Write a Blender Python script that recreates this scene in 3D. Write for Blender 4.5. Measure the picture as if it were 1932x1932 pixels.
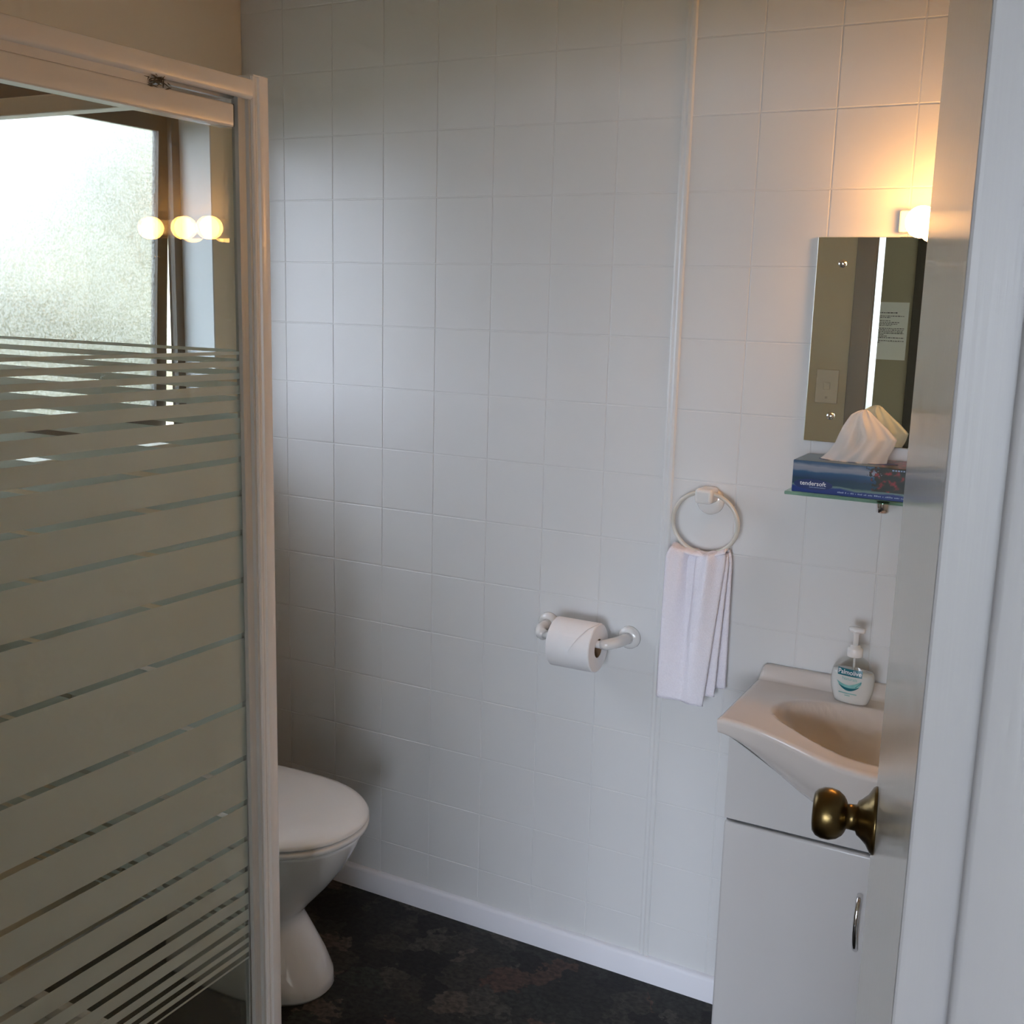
import bpy, bmesh, math, random
from mathutils import Vector, Matrix
random.seed(7)
for o in list(bpy.data.objects): bpy.data.objects.remove(o, do_unlink=True)
SC = bpy.context.scene
C = SC.collection
PI = math.pi

# ------------------------------------------------------------------ camera
CAM = Vector((1.89399, -2.28332, 1.58020))
YAW, PITCH, ROLL = math.radians(28.2144), math.radians(10.8450), math.radians(1.4916)
fwd = Vector((-math.sin(YAW)*math.cos(PITCH), math.cos(YAW)*math.cos(PITCH), -math.sin(PITCH)))
rt0 = Vector((math.cos(YAW), math.sin(YAW), 0)); up0 = rt0.cross(fwd)
rt = math.cos(ROLL)*rt0 + math.sin(ROLL)*up0
up = -math.sin(ROLL)*rt0 + math.cos(ROLL)*up0
cd = bpy.data.cameras.new('camera'); cam = bpy.data.objects.new('camera', cd); C.objects.link(cam)
cd.sensor_width = 36.0; cd.sensor_fit = 'HORIZONTAL'; cd.lens = 2115.0/1932.0*36.0; cd.clip_start = 0.02
m = Matrix((rt, up, -fwd)).transposed().to_4x4(); m.translation = CAM
cam.matrix_world = m
SC.camera = cam

# ------------------------------------------------------------------ world, light, exposure
SKY_STRENGTH = 16.0
LAMP_STRENGTH = 40.0
wd = bpy.data.worlds.new('overcast_sky'); SC.world = wd; wd.use_nodes = True
nt = wd.node_tree; nt.nodes.clear()
wo = nt.nodes.new('ShaderNodeOutputWorld'); wb = nt.nodes.new('ShaderNodeBackground')
wb.inputs['Color'].default_value = (0.77, 0.815, 1.0, 1); wb.inputs['Strength'].default_value = SKY_STRENGTH
nt.links.new(wb.outputs[0], wo.inputs[0])
def portal(name, loc, rot, sx, sy):
    d = bpy.data.lights.new(name, 'AREA'); d.shape = 'RECTANGLE'; d.size = sx; d.size_y = sy
    d.cycles.is_portal = True
    o = bpy.data.objects.new(name, d); C.objects.link(o); o.location = loc; o.rotation_euler = rot
    return o
portal('bathroom_window_portal', (-0.36, -0.555, 1.62), (0, -PI/2, 0), 1.05, 1.05)       # shines to +X
portal('bedroom_window_portal', (2.62, -6.72, 1.06), (PI/2, 0, 0), 3.2, 2.1)             # shines to +Y
vs = SC.view_settings
vs.view_transform = 'Standard'; vs.look = 'None'; vs.gamma = 1.0; vs.use_curve_mapping = False
vs.exposure = 0.48
SC.cycles.transparent_max_bounces = 12
SC.cycles.max_bounces = 7
SC.cycles.diffuse_bounces = 4
SC.cycles.glossy_bounces = 4
SC.cycles.transmission_bounces = 7
SC.cycles.adaptive_threshold = 0.10
SC.cycles.adaptive_min_samples = 20

# ------------------------------------------------------------------ materials
def mat(name): 
    M = bpy.data.materials.new(name); M.use_nodes = True
    return M, M.node_tree, M.node_tree.nodes['Principled BSDF']
def paint(name, col, rough=0.4, spec=0.5, metal=0.0, noise=0.0, nscale=40.0, bump=0.0, bscale=200.0, coat=0.0, stretch=None):
    M, t, p = mat(name)
    p.inputs['Base Color'].default_value = (*col, 1); p.inputs['Roughness'].default_value = rough
    p.inputs['Metallic'].default_value = metal; p.inputs['Specular IOR Level'].default_value = spec
    p.inputs['Coat Weight'].default_value = coat
    tc = t.nodes.new('ShaderNodeTexCoord'); src = tc.outputs['Object']
    if stretch:
        mp = t.nodes.new('ShaderNodeMapping'); mp.inputs['Scale'].default_value = stretch
        t.links.new(src, mp.inputs[0]); src = mp.outputs[0]
    if noise > 0:
        n = t.nodes.new('ShaderNodeTexNoise'); n.inputs['Scale'].default_value = nscale; n.inputs['Detail'].default_value = 2
        t.links.new(src, n.inputs['Vector'])
        mx = t.nodes.new('ShaderNodeMix'); mx.data_type = 'RGBA'
        mx.inputs['A'].default_value = (*[c*(1-noise) for c in col], 1); mx.inputs['B'].default_value = (*[min(1, c*(1+noise)) for c in col], 1)
        t.links.new(n.outputs['Fac'], mx.inputs['Factor']); t.links.new(mx.outputs['Result'], p.inputs['Base Color'])
    if bump > 0:
        n2 = t.nodes.new('ShaderNodeTexNoise'); n2.inputs['Scale'].default_value = bscale; n2.inputs['Detail'].default_value = 3
        t.links.new(src, n2.inputs['Vector'])
        b = t.nodes.new('ShaderNodeBump'); b.inputs['Strength'].default_value = bump; b.inputs['Distance'].default_value = 0.002
        t.links.new(n2.outputs['Fac'], b.inputs['Height']); t.links.new(b.outputs[0], p.inputs['Normal'])
    return M
WALL = paint('cream_white_wall_paint', (0.68, 0.65, 0.56), 0.34, 0.45, noise=0.015, nscale=6)
TILE = paint('white_tileboard', (0.70, 0.70, 0.69), 0.30, 0.45, noise=0.012, nscale=9)
PLAIN = paint('cream_wall_paint', (0.80, 0.72, 0.58), 0.5, 0.4, noise=0.015, nscale=6)
CEIL = paint('ceiling_paint', (0.74, 0.69, 0.59), 0.7, 0.3, noise=0.01, nscale=5)
SKIRT = paint('skirting_gloss', (0.82, 0.82, 0.86), 0.3, 0.5, noise=0.015, nscale=14)
DOORP = paint('door_gloss_paint', (0.70, 0.68, 0.63), 0.16, 0.5, noise=0.02, nscale=6, stretch=(8, 8, 0.6), bump=0.10, bscale=24)
JAMBP = paint('brushed_trim_paint_shaded', (0.385, 0.38, 0.395), 0.38, 0.5, noise=0.015, nscale=9, stretch=(22, 22, 0.5), bump=0.07, bscale=18)  # white trim greyed: shade of someone behind the camera put into its colour
POSTP = paint('white_powder_coat', (0.85, 0.82, 0.79), 0.26, 0.5, noise=0.01, nscale=20)
CHANP = paint('grey_plastic_seal', (0.55, 0.55, 0.53), 0.4, 0.4, noise=0.02, nscale=30)
CERAM = paint('white_ceramic', (0.74, 0.725, 0.70), 0.10, 0.5, noise=0.008, nscale=10, coat=0.3)
BASINM = paint('warm_white_basin', (0.70, 0.64, 0.59), 0.12, 0.5, noise=0.01, nscale=10, coat=0.3)
PLAST = paint('white_plastic', (0.82, 0.81, 0.79), 0.2, 0.5, noise=0.008, nscale=20)
CABM = paint('cabinet_white_gloss', (0.60, 0.585, 0.57), 0.28, 0.5, noise=0.01, nscale=8)
BRASS = paint('antique_brass', (0.15, 0.105, 0.042), 0.29, 0.5, metal=1.0, noise=0.25, nscale=45)
CHROME = paint('chrome', (0.75, 0.75, 0.76), 0.07, 0.5, metal=1.0, noise=0.02, nscale=20)
BRONZE = paint('bronze_aluminium', (0.055, 0.043, 0.034), 0.38, 0.5, noise=0.1, nscale=20)
CREAMR = paint('cream_ring_enamel', (0.66, 0.62, 0.54), 0.22, 0.5, noise=0.02, nscale=20)
PAPER = paint('white_paper', (0.86, 0.85, 0.85), 0.85, 0.2, noise=0.02, nscale=60)
TOWEL = paint('white_terry', (0.90, 0.87, 0.93), 0.95, 0.1, noise=0.05, nscale=260, bump=0.9, bscale=420)
CORE = paint('cardboard', (0.22, 0.14, 0.08), 0.9, 0.2, noise=0.1, nscale=60)
DARK = paint('dark_shadow_gap', (0.10, 0.10, 0.10), 0.6, 0.3, noise=0.02, nscale=20)
INK = paint('grey_ink', (0.12, 0.12, 0.12), 0.8, 0.2, noise=0.05, nscale=100)
CARPET = paint('brown_carpet', (0.20, 0.16, 0.12), 0.95, 0.1, noise=0.2, nscale=120)
BEIGE = paint('bedroom_beige_paint', (0.42, 0.37, 0.28), 0.7, 0.3, noise=0.02, nscale=8)
TEALP = paint('teal_print', (0.003, 0.13, 0.17), 0.35, 0.5, noise=0.1, nscale=60)
TEALL = paint('pale_teal_print', (0.22, 0.50, 0.47), 0.35, 0.5, noise=0.15, nscale=120)
WHITEP = paint('white_print', (0.85, 0.86, 0.88), 0.4, 0.5, noise=0.01, nscale=60)
GREYP = paint('pale_blue_print', (0.30, 0.40, 0.60), 0.4, 0.5, noise=0.02, nscale=60)
NAVYP = paint('navy_print', (0.004, 0.022, 0.13), 0.35, 0.5, noise=0.1, nscale=80)
LIQUID = paint('milky_soap', (0.80, 0.80, 0.78), 0.25, 0.5, noise=0.01, nscale=20, coat=0.6)
GRASS = paint('lawn', (0.10, 0.11, 0.06), 0.9, 0.2, noise=0.3, nscale=8)
HEDGE = paint('hedge_leaf', (0.29, 0.27, 0.19), 0.8, 0.3, noise=0.3, nscale=14)
FENCE = paint('outside_timber', (0.36, 0.17, 0.09), 0.8, 0.2, noise=0.2, nscale=10, stretch=(1, 1, 8))
COBWEB = paint('dusty_cobweb', (0.16, 0.13, 0.10), 0.95, 0.1, noise=0.3, nscale=300)

def glass(name, tint, rough=0.0, ior=1.5):
    M = bpy.data.materials.new(name); M.use_nodes = True; t = M.node_tree; t.nodes.clear()
    o = t.nodes.new('ShaderNodeOutputMaterial'); mx = t.nodes.new('ShaderNodeMixShader')
    tr = t.nodes.new('ShaderNodeBsdfTransparent'); gl = t.nodes.new('ShaderNodeBsdfGlossy')
    tr.inputs[0].default_value = (*tint, 1); gl.inputs['Roughness'].default_value = rough; gl.inputs['Color'].default_value = (1, 1, 1, 1)
    # Schlick reflectance, the same from either side of the pane
    ge = t.nodes.new('ShaderNodeNewGeometry'); dp = t.nodes.new('ShaderNodeVectorMath'); dp.operation = 'DOT_PRODUCT'
    t.links.new(ge.outputs['Normal'], dp.inputs[0]); t.links.new(ge.outputs['Incoming'], dp.inputs[1])
    def mth(op, a, b):
        n = t.nodes.new('ShaderNodeMath'); n.operation = op
        for i, v in enumerate((a, b)):
            if v is None: continue
            if isinstance(v, (int, float)): n.inputs[i].default_value = v
            else: t.links.new(v, n.inputs[i])
        return n.outputs[0]
    f0 = ((ior-1)/(ior+1))**2
    c5 = mth('POWER', mth('SUBTRACT', 1.0, mth('ABSOLUTE', dp.outputs['Value'], None)), 5.0)
    fac = mth('ADD', mth('MULTIPLY', c5, 1-f0), f0)
    t.links.new(fac, mx.inputs[0]); t.links.new(tr.outputs[0], mx.inputs[1]); t.links.new(gl.outputs[0], mx.inputs[2])
    t.links.new(mx.outputs[0], o.inputs[0])
    return M
GLASS = glass('shower_glass', (0.955, 0.975, 0.96))
SHELFG = glass('shelf_glass', (0.62, 0.82, 0.72))
CLEARP = glass('clear_bottle_plastic', (0.90, 0.91, 0.90), 0.05, 1.4)
def frost():
    M = bpy.data.materials.new('frosted_etch'); M.use_nodes = True; t = M.node_tree; t.nodes.clear()
    o = t.nodes.new('ShaderNodeOutputMaterial'); a = t.nodes.new('ShaderNodeMixShader')
    d = t.nodes.new('ShaderNodeBsdfDiffuse'); l = t.nodes.new('ShaderNodeBsdfTranslucent')
    n = t.nodes.new('ShaderNodeTexNoise'); n.inputs['Scale'].default_value = 3.0
    tc = t.nodes.new('ShaderNodeTexCoord'); t.links.new(tc.outputs['Object'], n.inputs['Vector'])
    cr = t.nodes.new('ShaderNodeMix'); cr.data_type = 'RGBA'
    cr.inputs['A'].default_value = (0.74, 0.79, 0.74, 1); cr.inputs['B'].default_value = (0.77, 0.82, 0.77, 1)
    t.links.new(n.outputs['Fac'], cr.inputs['Factor'])
    t.links.new(cr.outputs['Result'], d.inputs[0]); t.links.new(cr.outputs['Result'], l.inputs[0])
    a.inputs[0].default_value = 0.42
    t.links.new(d.outputs[0], a.inputs[1]); t.links.new(l.outputs[0], a.inputs[2]); t.links.new(a.outputs[0], o.inputs[0])
    return M
FROST = frost()
def obscure():
    M = bpy.data.materials.new('obscure_window_glass'); M.use_nodes = True; t = M.node_tree; t.nodes.clear()
    o = t.nodes.new('ShaderNodeOutputMaterial'); a = t.nodes.new('ShaderNodeMixShader'); b = t.nodes.new('ShaderNodeMixShader')
    tr = t.nodes.new('ShaderNodeBsdfTransparent'); l = t.nodes.new('ShaderNodeBsdfTranslucent'); rf = t.nodes.new('ShaderNodeBsdfRefraction')
    tr.inputs[0].default_value = (0.225, 0.230, 0.228, 1); l.inputs[0].default_value = (0.86, 0.90, 0.88, 1)
    rf.inputs['Color'].default_value = (0.255, 0.262, 0.26, 1); rf.inputs['Roughness'].default_value = 0.7; rf.inputs['IOR'].default_value = 1.14
    n = t.nodes.new('ShaderNodeTexNoise'); n.inputs['Scale'].default_value = 230.0; n.inputs['Detail'].default_value = 2
    tc = t.nodes.new('ShaderNodeTexCoord'); t.links.new(tc.outputs['Object'], n.inputs['Vector'])
    r = t.nodes.new('ShaderNodeMapRange'); r.inputs['From Min'].default_value = 0.38; r.inputs['From Max'].default_value = 0.62
    r.inputs['To Min'].default_value = 0.0; r.inputs['To Max'].default_value = 0.07
    t.links.new(n.outputs['Fac'], r.inputs['Value']); t.links.new(r.outputs[0], b.inputs[0])
    a.inputs[0].default_value = 0.45
    t.links.new(tr.outputs[0], a.inputs[1]); t.links.new(rf.outputs[0], a.inputs[2])
    t.links.new(a.outputs[0], b.inputs[1]); t.links.new(l.outputs[0], b.inputs[2]); t.links.new(b.outputs[0], o.inputs[0])
    return M
OBSC = obscure()
def mirror_mat():
    M, t, p = mat('mirror_silver')
    p.inputs['Base Color'].default_value = (0.86, 0.93, 0.83, 1); p.inputs['Metallic'].default_value = 1; p.inputs['Roughness'].default_value = 0.0
    return M
MIRROR = mirror_mat()
def globe_mat():
    M, t, p = mat('lit_opal_globe')
    p.inputs['Base Color'].default_value = (0.9, 0.85, 0.75, 1)
    p.inputs['Emission Color'].default_value = (1.0, 0.46, 0.12, 1); p.inputs['Emission Strength'].default_value = LAMP_STRENGTH
    return M
GLOBE = globe_mat()
def tissue_mat():
    M = bpy.data.materials.new('thin_tissue'); M.use_nodes = True; t = M.node_tree; t.nodes.clear()
    o = t.nodes.new('ShaderNodeOutputMaterial'); a = t.nodes.new('ShaderNodeMixShader'); a.inputs[0].default_value = 0.45
    d = t.nodes.new('ShaderNodeBsdfDiffuse'); l = t.nodes.new('ShaderNodeBsdfTranslucent')
    n = t.nodes.new('ShaderNodeTexNoise'); n.inputs['Scale'].default_value = 90
    mx = t.nodes.new('ShaderNodeMix'); mx.data_type = 'RGBA'; mx.inputs['A'].default_value = (0.84, 0.83, 0.81, 1); mx.inputs['B'].default_value = (0.90, 0.89, 0.87, 1)
    t.links.new(n.outputs['Fac'], mx.inputs['Factor']); t.links.new(mx.outputs['Result'], d.inputs[0]); t.links.new(mx.outputs['Result'], l.inputs[0])
    t.links.new(d.outputs[0], a.inputs[1]); t.links.new(l.outputs[0], a.inputs[2]); t.links.new(a.outputs[0], o.inputs[0])
    return M
TISSUE = tissue_mat()
def vinyl():
    M, t, p = mat('slate_print_vinyl')
    tc = t.nodes.new('ShaderNodeTexCoord')
    def noise(scale, detail, dist=0.0, off=0.0):
        n = t.nodes.new('ShaderNodeTexNoise'); n.inputs['Scale'].default_value = scale; n.inputs['Detail'].default_value = detail; n.inputs['Distortion'].default_value = dist
        mp = t.nodes.new('ShaderNodeMapping'); mp.inputs['Location'].default_value = (off, off*0.7, 0); mp.inputs['Scale'].default_value = (1.0, 1.25, 1)
        t.links.new(tc.outputs['Object'], mp.inputs[0]); t.links.new(mp.outputs[0], n.inputs['Vector'])
        return n
    wv = noise(22, 4)
    mv = t.nodes.new('ShaderNodeVectorMath'); mv.operation = 'MULTIPLY_ADD'; mv.inputs[1].default_value = (0.10, 0.10, 0)
    t.links.new(wv.outputs['Color'], mv.inputs[0]); t.links.new(tc.outputs['Object'], mv.inputs[2])
    v = t.nodes.new('ShaderNodeTexVoronoi'); v.inputs['Scale'].default_value = 13
    t.links.new(mv.outputs[0], v.inputs['Vector'])
    sp = t.nodes.new('ShaderNodeSeparateColor'); t.links.new(v.outputs['Color'], sp.inputs[0])
    rp = t.nodes.new('ShaderNodeValToRGB'); e = rp.color_ramp.elements; rp.color_ramp.interpolation = 'CONSTANT'
    cols = [(0.0, (0.012, 0.011, 0.010)), (0.24, (0.021, 0.021, 0.018)), (0.45, (0.030, 0.027, 0.022)), (0.60, (0.016, 0.015, 0.013)),
            (0.74, (0.045, 0.041, 0.034)), (0.84, (0.062, 0.050, 0.040)), (0.90, (0.055, 0.032, 0.024)), (0.95, (0.026, 0.029, 0.024))]
    e[0].position, e[0].color = cols[0][0], (*cols[0][1], 1); e[1].position, e[1].color = cols[1][0], (*cols[1][1], 1)
    for pos, c in cols[2:]:
        x = e.new(pos); x.color = (*c, 1)
    t.links.new(sp.outputs[0], rp.inputs[0])
    fine = noise(70, 6, 0.5, 3.1)
    mr = t.nodes.new('ShaderNodeMapRange'); mr.inputs['From Min'].default_value = 0.3; mr.inputs['From Max'].default_value = 0.7
    mr.inputs['To Min'].default_value = 0.45; mr.inputs['To Max'].default_value = 1.7
    t.links.new(fine.outputs['Fac'], mr.inputs['Value'])
    mm = t.nodes.new('ShaderNodeVectorMath'); mm.operation = 'SCALE'
    t.links.new(rp.outputs[0], mm.inputs[0]); t.links.new(mr.outputs[0], mm.inputs['Scale'])
    t.links.new(mm.outputs[0], p.inputs['Base Color'])
    p.inputs['Roughness'].default_value = 0.5; p.inputs['Specular IOR Level'].default_value = 0.25
    return M
VINYL = vinyl()
def carton():
    # printed beach picture: x = along the box, z = up (object space metres)
    M, t, p = mat('tissue_carton_print')
    tc = t.nodes.new('ShaderNodeTexCoord'); s = t.nodes.new('ShaderNodeSeparateXYZ'); t.links.new(tc.outputs['Object'], s.inputs[0])
    n = t.nodes.new('ShaderNodeTexNoise'); n.inputs['Scale'].default_value = 26; n.inputs['Detail'].default_value = 5
    mp = t.nodes.new('ShaderNodeMapping'); mp.inputs['Scale'].default_value = (0.55, 1, 2.0); t.links.new(tc.outputs['Object'], mp.inputs[0]); t.links.new(mp.outputs[0], n.inputs['Vector'])
    ad = t.nodes.new('ShaderNodeMath'); ad.operation = 'MULTIPLY_ADD'; ad.inputs[1].default_value = 0.016; t.links.new(n.outputs['Fac'], ad.inputs[0])
    t.links.new(s.outputs['Z'], ad.inputs[2])
    mr = t.nodes.new('ShaderNodeMapRange'); mr.inputs['From Min'].default_value = 0.008; mr.inputs['From Max'].default_value = 0.072; t.links.new(ad.outputs[0], mr.inputs['Value'])
    rp = t.nodes.new('ShaderNodeValToRGB'); e = rp.color_ramp.elements
    stops = [(0.0, (0.004, 0.03, 0.20)), (0.17, (0.004, 0.03, 0.20)), (0.22, (0.16, 0.26, 0.24)), (0.27, (0.006, 0.05, 0.09)), (0.40, (0.004, 0.04, 0.08)), (0.47, (0.012, 0.05, 0.13)),
             (0.64, (0.02, 0.09, 0.20)), (0.70, (0.22, 0.25, 0.32)), (0.82, (0.28, 0.30, 0.36)), (0.90, (0.05, 0.11, 0.20))]
    e[0].position, e[0].color = stops[0][0], (*stops[0][1], 1); e[1].position, e[1].color = stops[1][0], (*stops[1][1], 1)
    for pos, c in stops[2:]:
        x = e.new(pos); x.color = (*c, 1)
    t.links.new(mr.outputs[0], rp.inputs[0])
    # tree with red blossom at the right end of the picture
    n2 = t.nodes.new('ShaderNodeTexNoise'); n2.inputs['Scale'].default_value = 120; n2.inputs['Detail'].default_value = 3; t.links.new(tc.outputs['Object'], n2.inputs['Vector'])
    tm = t.nodes.new('ShaderNodeMath'); tm.operation = 'MULTIPLY_ADD'; tm.inputs[1].default_value = 0.10; t.links.new(n2.outputs['Fac'], tm.inputs[0]); t.links.new(s.outputs['X'], tm.inputs[2])
    tg = t.nodes.new('ShaderNodeMath'); tg.operation = 'GREATER_THAN'; tg.inputs[1].default_value = 0.203; t.links.new(tm.outputs[0], tg.inputs[0])
    zg = t.nodes.new('ShaderNodeMath'); zg.operation = 'GREATER_THAN'; zg.inputs[1].default_value = 0.015; t.links.new(s.outputs['Z'], zg.inputs[0])
    ml = t.nodes.new('ShaderNodeMath'); ml.operation = 'MULTIPLY'; t.links.new(tg.outputs[0], ml.inputs[0]); t.links.new(zg.outputs[0], ml.inputs[1])
    r2 = t.nodes.new('ShaderNodeValToRGB'); e2 = r2.color_ramp.elements; r2.color_ramp.interpolation = 'LINEAR'
    e2[0].position, e2[0].color = 0.44, (0.008, 0.014, 0.010, 1); e2[1].position, e2[1].color = 0.66, (0.30, 0.02, 0.03, 1)
    x = e2.new(0.54); x.color = (0.03, 0.02, 0.012, 1)
    n3 = t.nodes.new('ShaderNodeTexNoise'); n3.inputs['Scale'].default_value = 75; n3.inputs['Detail'].default_value = 3; t.links.new(tc.outputs['Object'], n3.inputs['Vector'])
    t.links.new(n3.outputs['Fac'], r2.inputs[0])
    mx = t.nodes.new('ShaderNodeMix'); mx.data_type = 'RGBA'
    t.links.new(ml.outputs[0], mx.inputs['Factor']); t.links.new(rp.outputs[0], mx.inputs['A']); t.links.new(r2.outputs[0], mx.inputs['B'])
    t.links.new(mx.outputs['Result'], p.inputs['Base Color']); p.inputs['Roughness'].default_value = 0.28
    return M
CARTON = carton()

# ------------------------------------------------------------------ mesh helpers
def link(name, me, material=None, parent=None, smooth=False):
    if material and not me.materials: me.materials.append(material)
    if smooth:
        for f in me.polygons: f.use_smooth = True
    o = bpy.data.objects.new(name, me); C.objects.link(o)
    if parent: o.parent = parent
    return o
def to_mesh(bm, name):
    me = bpy.data.meshes.new(name); bm.normal_update(); bm.to_mesh(me); bm.free(); return me
def bm_box(bm, a, b, bevel=0.0, seg=2):
    x0, y0, z0 = a; x1, y1, z1 = b
    vs_ = [bm.verts.new((x, y, z)) for x in (x0, x1) for y in (y0, y1) for z in (z0, z1)]
    fs = [(0, 1, 3, 2), (4, 6, 7, 5), (0, 4, 5, 1), (2, 3, 7, 6), (0, 2, 6, 4), (1, 5, 7, 3)]
    faces = [bm.faces.new([vs_[i] for i in f]) for f in fs]
    if bevel > 0:
        es = set(e for f in faces for e in f.edges)
        bmesh.ops.bevel(bm, geom=list(es), offset=bevel, segments=seg, affect='EDGES', profile=0.5, clamp_overlap=True)
def box(name, a, b, material, parent=None, bevel=0.0, seg=2, smooth=None):
    bm = bmesh.new(); bm_box(bm, a, b, bevel, seg)
    return link(name, to_mesh(bm, name), material, parent, smooth=False)
def boxes(name, lst, material, parent=None, bevel=0.0):
    bm = bmesh.new()
    for a, b in lst: bm_box(bm, a, b, bevel)
    return link(name, to_mesh(bm, name), material, parent)
def loft(name, rings, material, parent=None, cap0=True, cap1=True, smooth=True, closed=True):
    bm = bmesh.new(); R = [[bm.verts.new(p) for p in r] for r in rings]; n = len(R[0])
    for i in range(len(R)-1):
        for j in range(n if closed else n-1):
            k = (j+1) % n
            bm.faces.new((R[i][j], R[i][k], R[i+1][k], R[i+1][j]))
    if cap0: bm.faces.new(list(reversed(R[0])))
    if cap1: bm.faces.new(R[-1])
    bmesh.ops.recalc_face_normals(bm, faces=bm.faces)
    return link(name, to_mesh(bm, name), material, parent, smooth)
def lathe(name, prof, origin, axis, material, parent=None, n=32, smooth=True, cap=True):
    # prof: (distance along axis, radius)
    ax = Vector(axis).normalized(); u = ax.orthogonal().normalized(); w = ax.cross(u); o = Vector(origin)
    rings = [[o + ax*d + (u*math.cos(2*PI*i/n) + w*math.sin(2*PI*i/n))*max(r, 1e-5) for i in range(n)] for d, r in prof]
    return loft(name, rings, material, parent, cap, cap, smooth)
def tube(name, pts, rad, material, parent=None, n=12, closed=False, smooth=True):
    P = [Vector(p) for p in pts]; rings = []; N = len(P); prev = None
    rr = rad if isinstance(rad, (list, tuple)) else [rad]*N
    for i in range(N):
        t = (P[(i+1) % N]-P[i-1]) if closed else (P[min(i+1, N-1)]-P[max(i-1, 0)])
        t.normalize()
        if prev is None: u = t.orthogonal().normalized()
        else:
            u = prev - t*prev.dot(t); u.normalize()
        prev = u; w = t.cross(u)
        rings.append([P[i] + (u*math.cos(2*PI*k/n)+w*math.sin(2*PI*k/n))*rr[i] for k in range(n)])
    if closed:
        bm = bmesh.new(); R = [[bm.verts.new(p) for p in r] for r in rings]
        for i in range(N):
            for k in range(n):
                a, b = R[i], R[(i+1) % N]
                bm.faces.new((a[k], a[(k+1) % n], b[(k+1) % n], b[k]))
        bmesh.ops.recalc_face_normals(bm, faces=bm.faces)
        return link(name, to_mesh(bm, name), material, parent, smooth)
    return loft(name, rings, material, parent, True, True, smooth)
def prism(name, outline, z0, z1, material, parent=None, bevel=0.0, smooth=False):
    # outline: (x, y) list, extruded in z
    bm = bmesh.new(); a = [bm.verts.new((x, y, z0)) for x, y in outline]; b = [bm.verts.new((x, y, z1)) for x, y in outline]; n = len(a)
    for i in range(n): bm.faces.new((a[i], a[(i+1) % n], b[(i+1) % n], b[i]))
    bm.faces.new(list(reversed(a))); bm.faces.new(b)
    bmesh.ops.recalc_face_normals(bm, faces=bm.faces)
    if bevel: bmesh.ops.bevel(bm, geom=list(bm.edges), offset=bevel, segments=2, affect='EDGES', clamp_overlap=True)
    return link(name, to_mesh(bm, name), material, parent, smooth)
def empty(name, loc=(0, 0, 0)):
    o = bpy.data.objects.new(name, None); C.objects.link(o); o.location = loc; o.empty_display_size = 0.1
    return o
def tag(o, label, cat, group=None):
    o['label'] = label; o['category'] = cat
    if group: o['group'] = group
    return o
def struct(o, label=None):
    o['kind'] = 'structure'
    if label: o['label'] = label
    return o
def text_mesh(body, size, bold=0.0):
    cu = bpy.data.curves.new('lettering', 'FONT'); cu.body = body; cu.size = size; cu.align_x = 'CENTER'; cu.align_y = 'CENTER'
    cu.offset = bold; cu.resolution_u = 3
    o = bpy.data.objects.new('lettering_tmp', cu); C.objects.link(o)
    dg = bpy.context.evaluated_depsgraph_get(); me = bpy.data.meshes.new_from_object(o.evaluated_get(dg))
    bpy.data.objects.remove(o, do_unlink=True)
    return me
def smooth_by_angle(o, ang=40):
    me = o.data
    for f in me.polygons: f.use_smooth = True
    try: me.set_sharp_from_angle(angle=math.radians(ang))
    except Exception: pass
    return o

# ------------------------------------------------------------------ room shell
XL, XR, YD, YO, ZC = -0.134, 2.08, -1.745, -1.855, 2.42
DX0, DX1, DZ = 1.124, 1.842, 2.02          # doorway
BY = -3.90                                  # bedroom back wall
struct(box('floor', (XL-0.02, YO+0.03, -0.05), (XR+0.02, 0.02, 0.0), VINYL), 'dark slate patterned vinyl floor')
struct(box('ceiling', (XL-0.1, YO-0.02, ZC), (XR+0.1, 0.1, ZC+0.06), CEIL), 'plain bathroom ceiling')
# back wall with its tile pattern
wall = struct(box('wall_back', (XL-0.10, 0.0, -0.05), (XR+0.1, 0.10, ZC), TILE), 'white wall lined with tile patterned board')
T = 0.15; GAP = 0.0024; PROUD = 0.0009; CH = 0.0011
tile_cache = {}
def tile_mesh(w, h):
    key = (round(w, 4), round(h, 4))
    if key in tile_cache: return tile_cache[key]
    bm = bmesh.new()
    def ring(dx, y): return [bm.verts.new((sx*(w/2-dx), y, sz*(h/2-dx))) for sx, sz in ((-1, -1), (1, -1), (1, 1), (-1, 1))]
    r0, r1, r2 = ring(0, 0.0), ring(0.0004, -PROUD*0.6), ring(CH, -PROUD)
    for a, b in ((r0, r1), (r1, r2)):
        for i in range(4): bm.faces.new((a[i], a[(i+1) % 4], b[(i+1) % 4], b[i]))
    bm.faces.new(r2)
    bmesh.ops.recalc_face_normals(bm, faces=bm.faces)
    me = to_mesh(bm, 'tile'); me.materials.append(TILE); tile_cache[key] = me
    return me
rowz = [12.02*T - k*T for k in range(-5, 12)]          # groove heights
rowz = sorted([z for z in rowz if 0.07 < z < ZC-0.02] + [0.058, ZC])
left_cols = [XL] + [T*j for j in range(0, 7)] + [1.0425]
right_cols = [1.0625] + [1.2056 + T*j for j in range(0, 6)] + [XR]
for cols in (left_cols, right_cols):
    for i in range(len(cols)-1):
        for j in range(len(rowz)-1):
            w = cols[i+1]-cols[i]-GAP; h = rowz[j+1]-rowz[j]-GAP
            if w < 0.01 or h < 0.01: continue
            o = link('tile', tile_mesh(w, h), None, wall)
            o.location = ((cols[i]+cols[i+1])/2, 0.0, (rowz[j]+rowz[j+1])/2)
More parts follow.
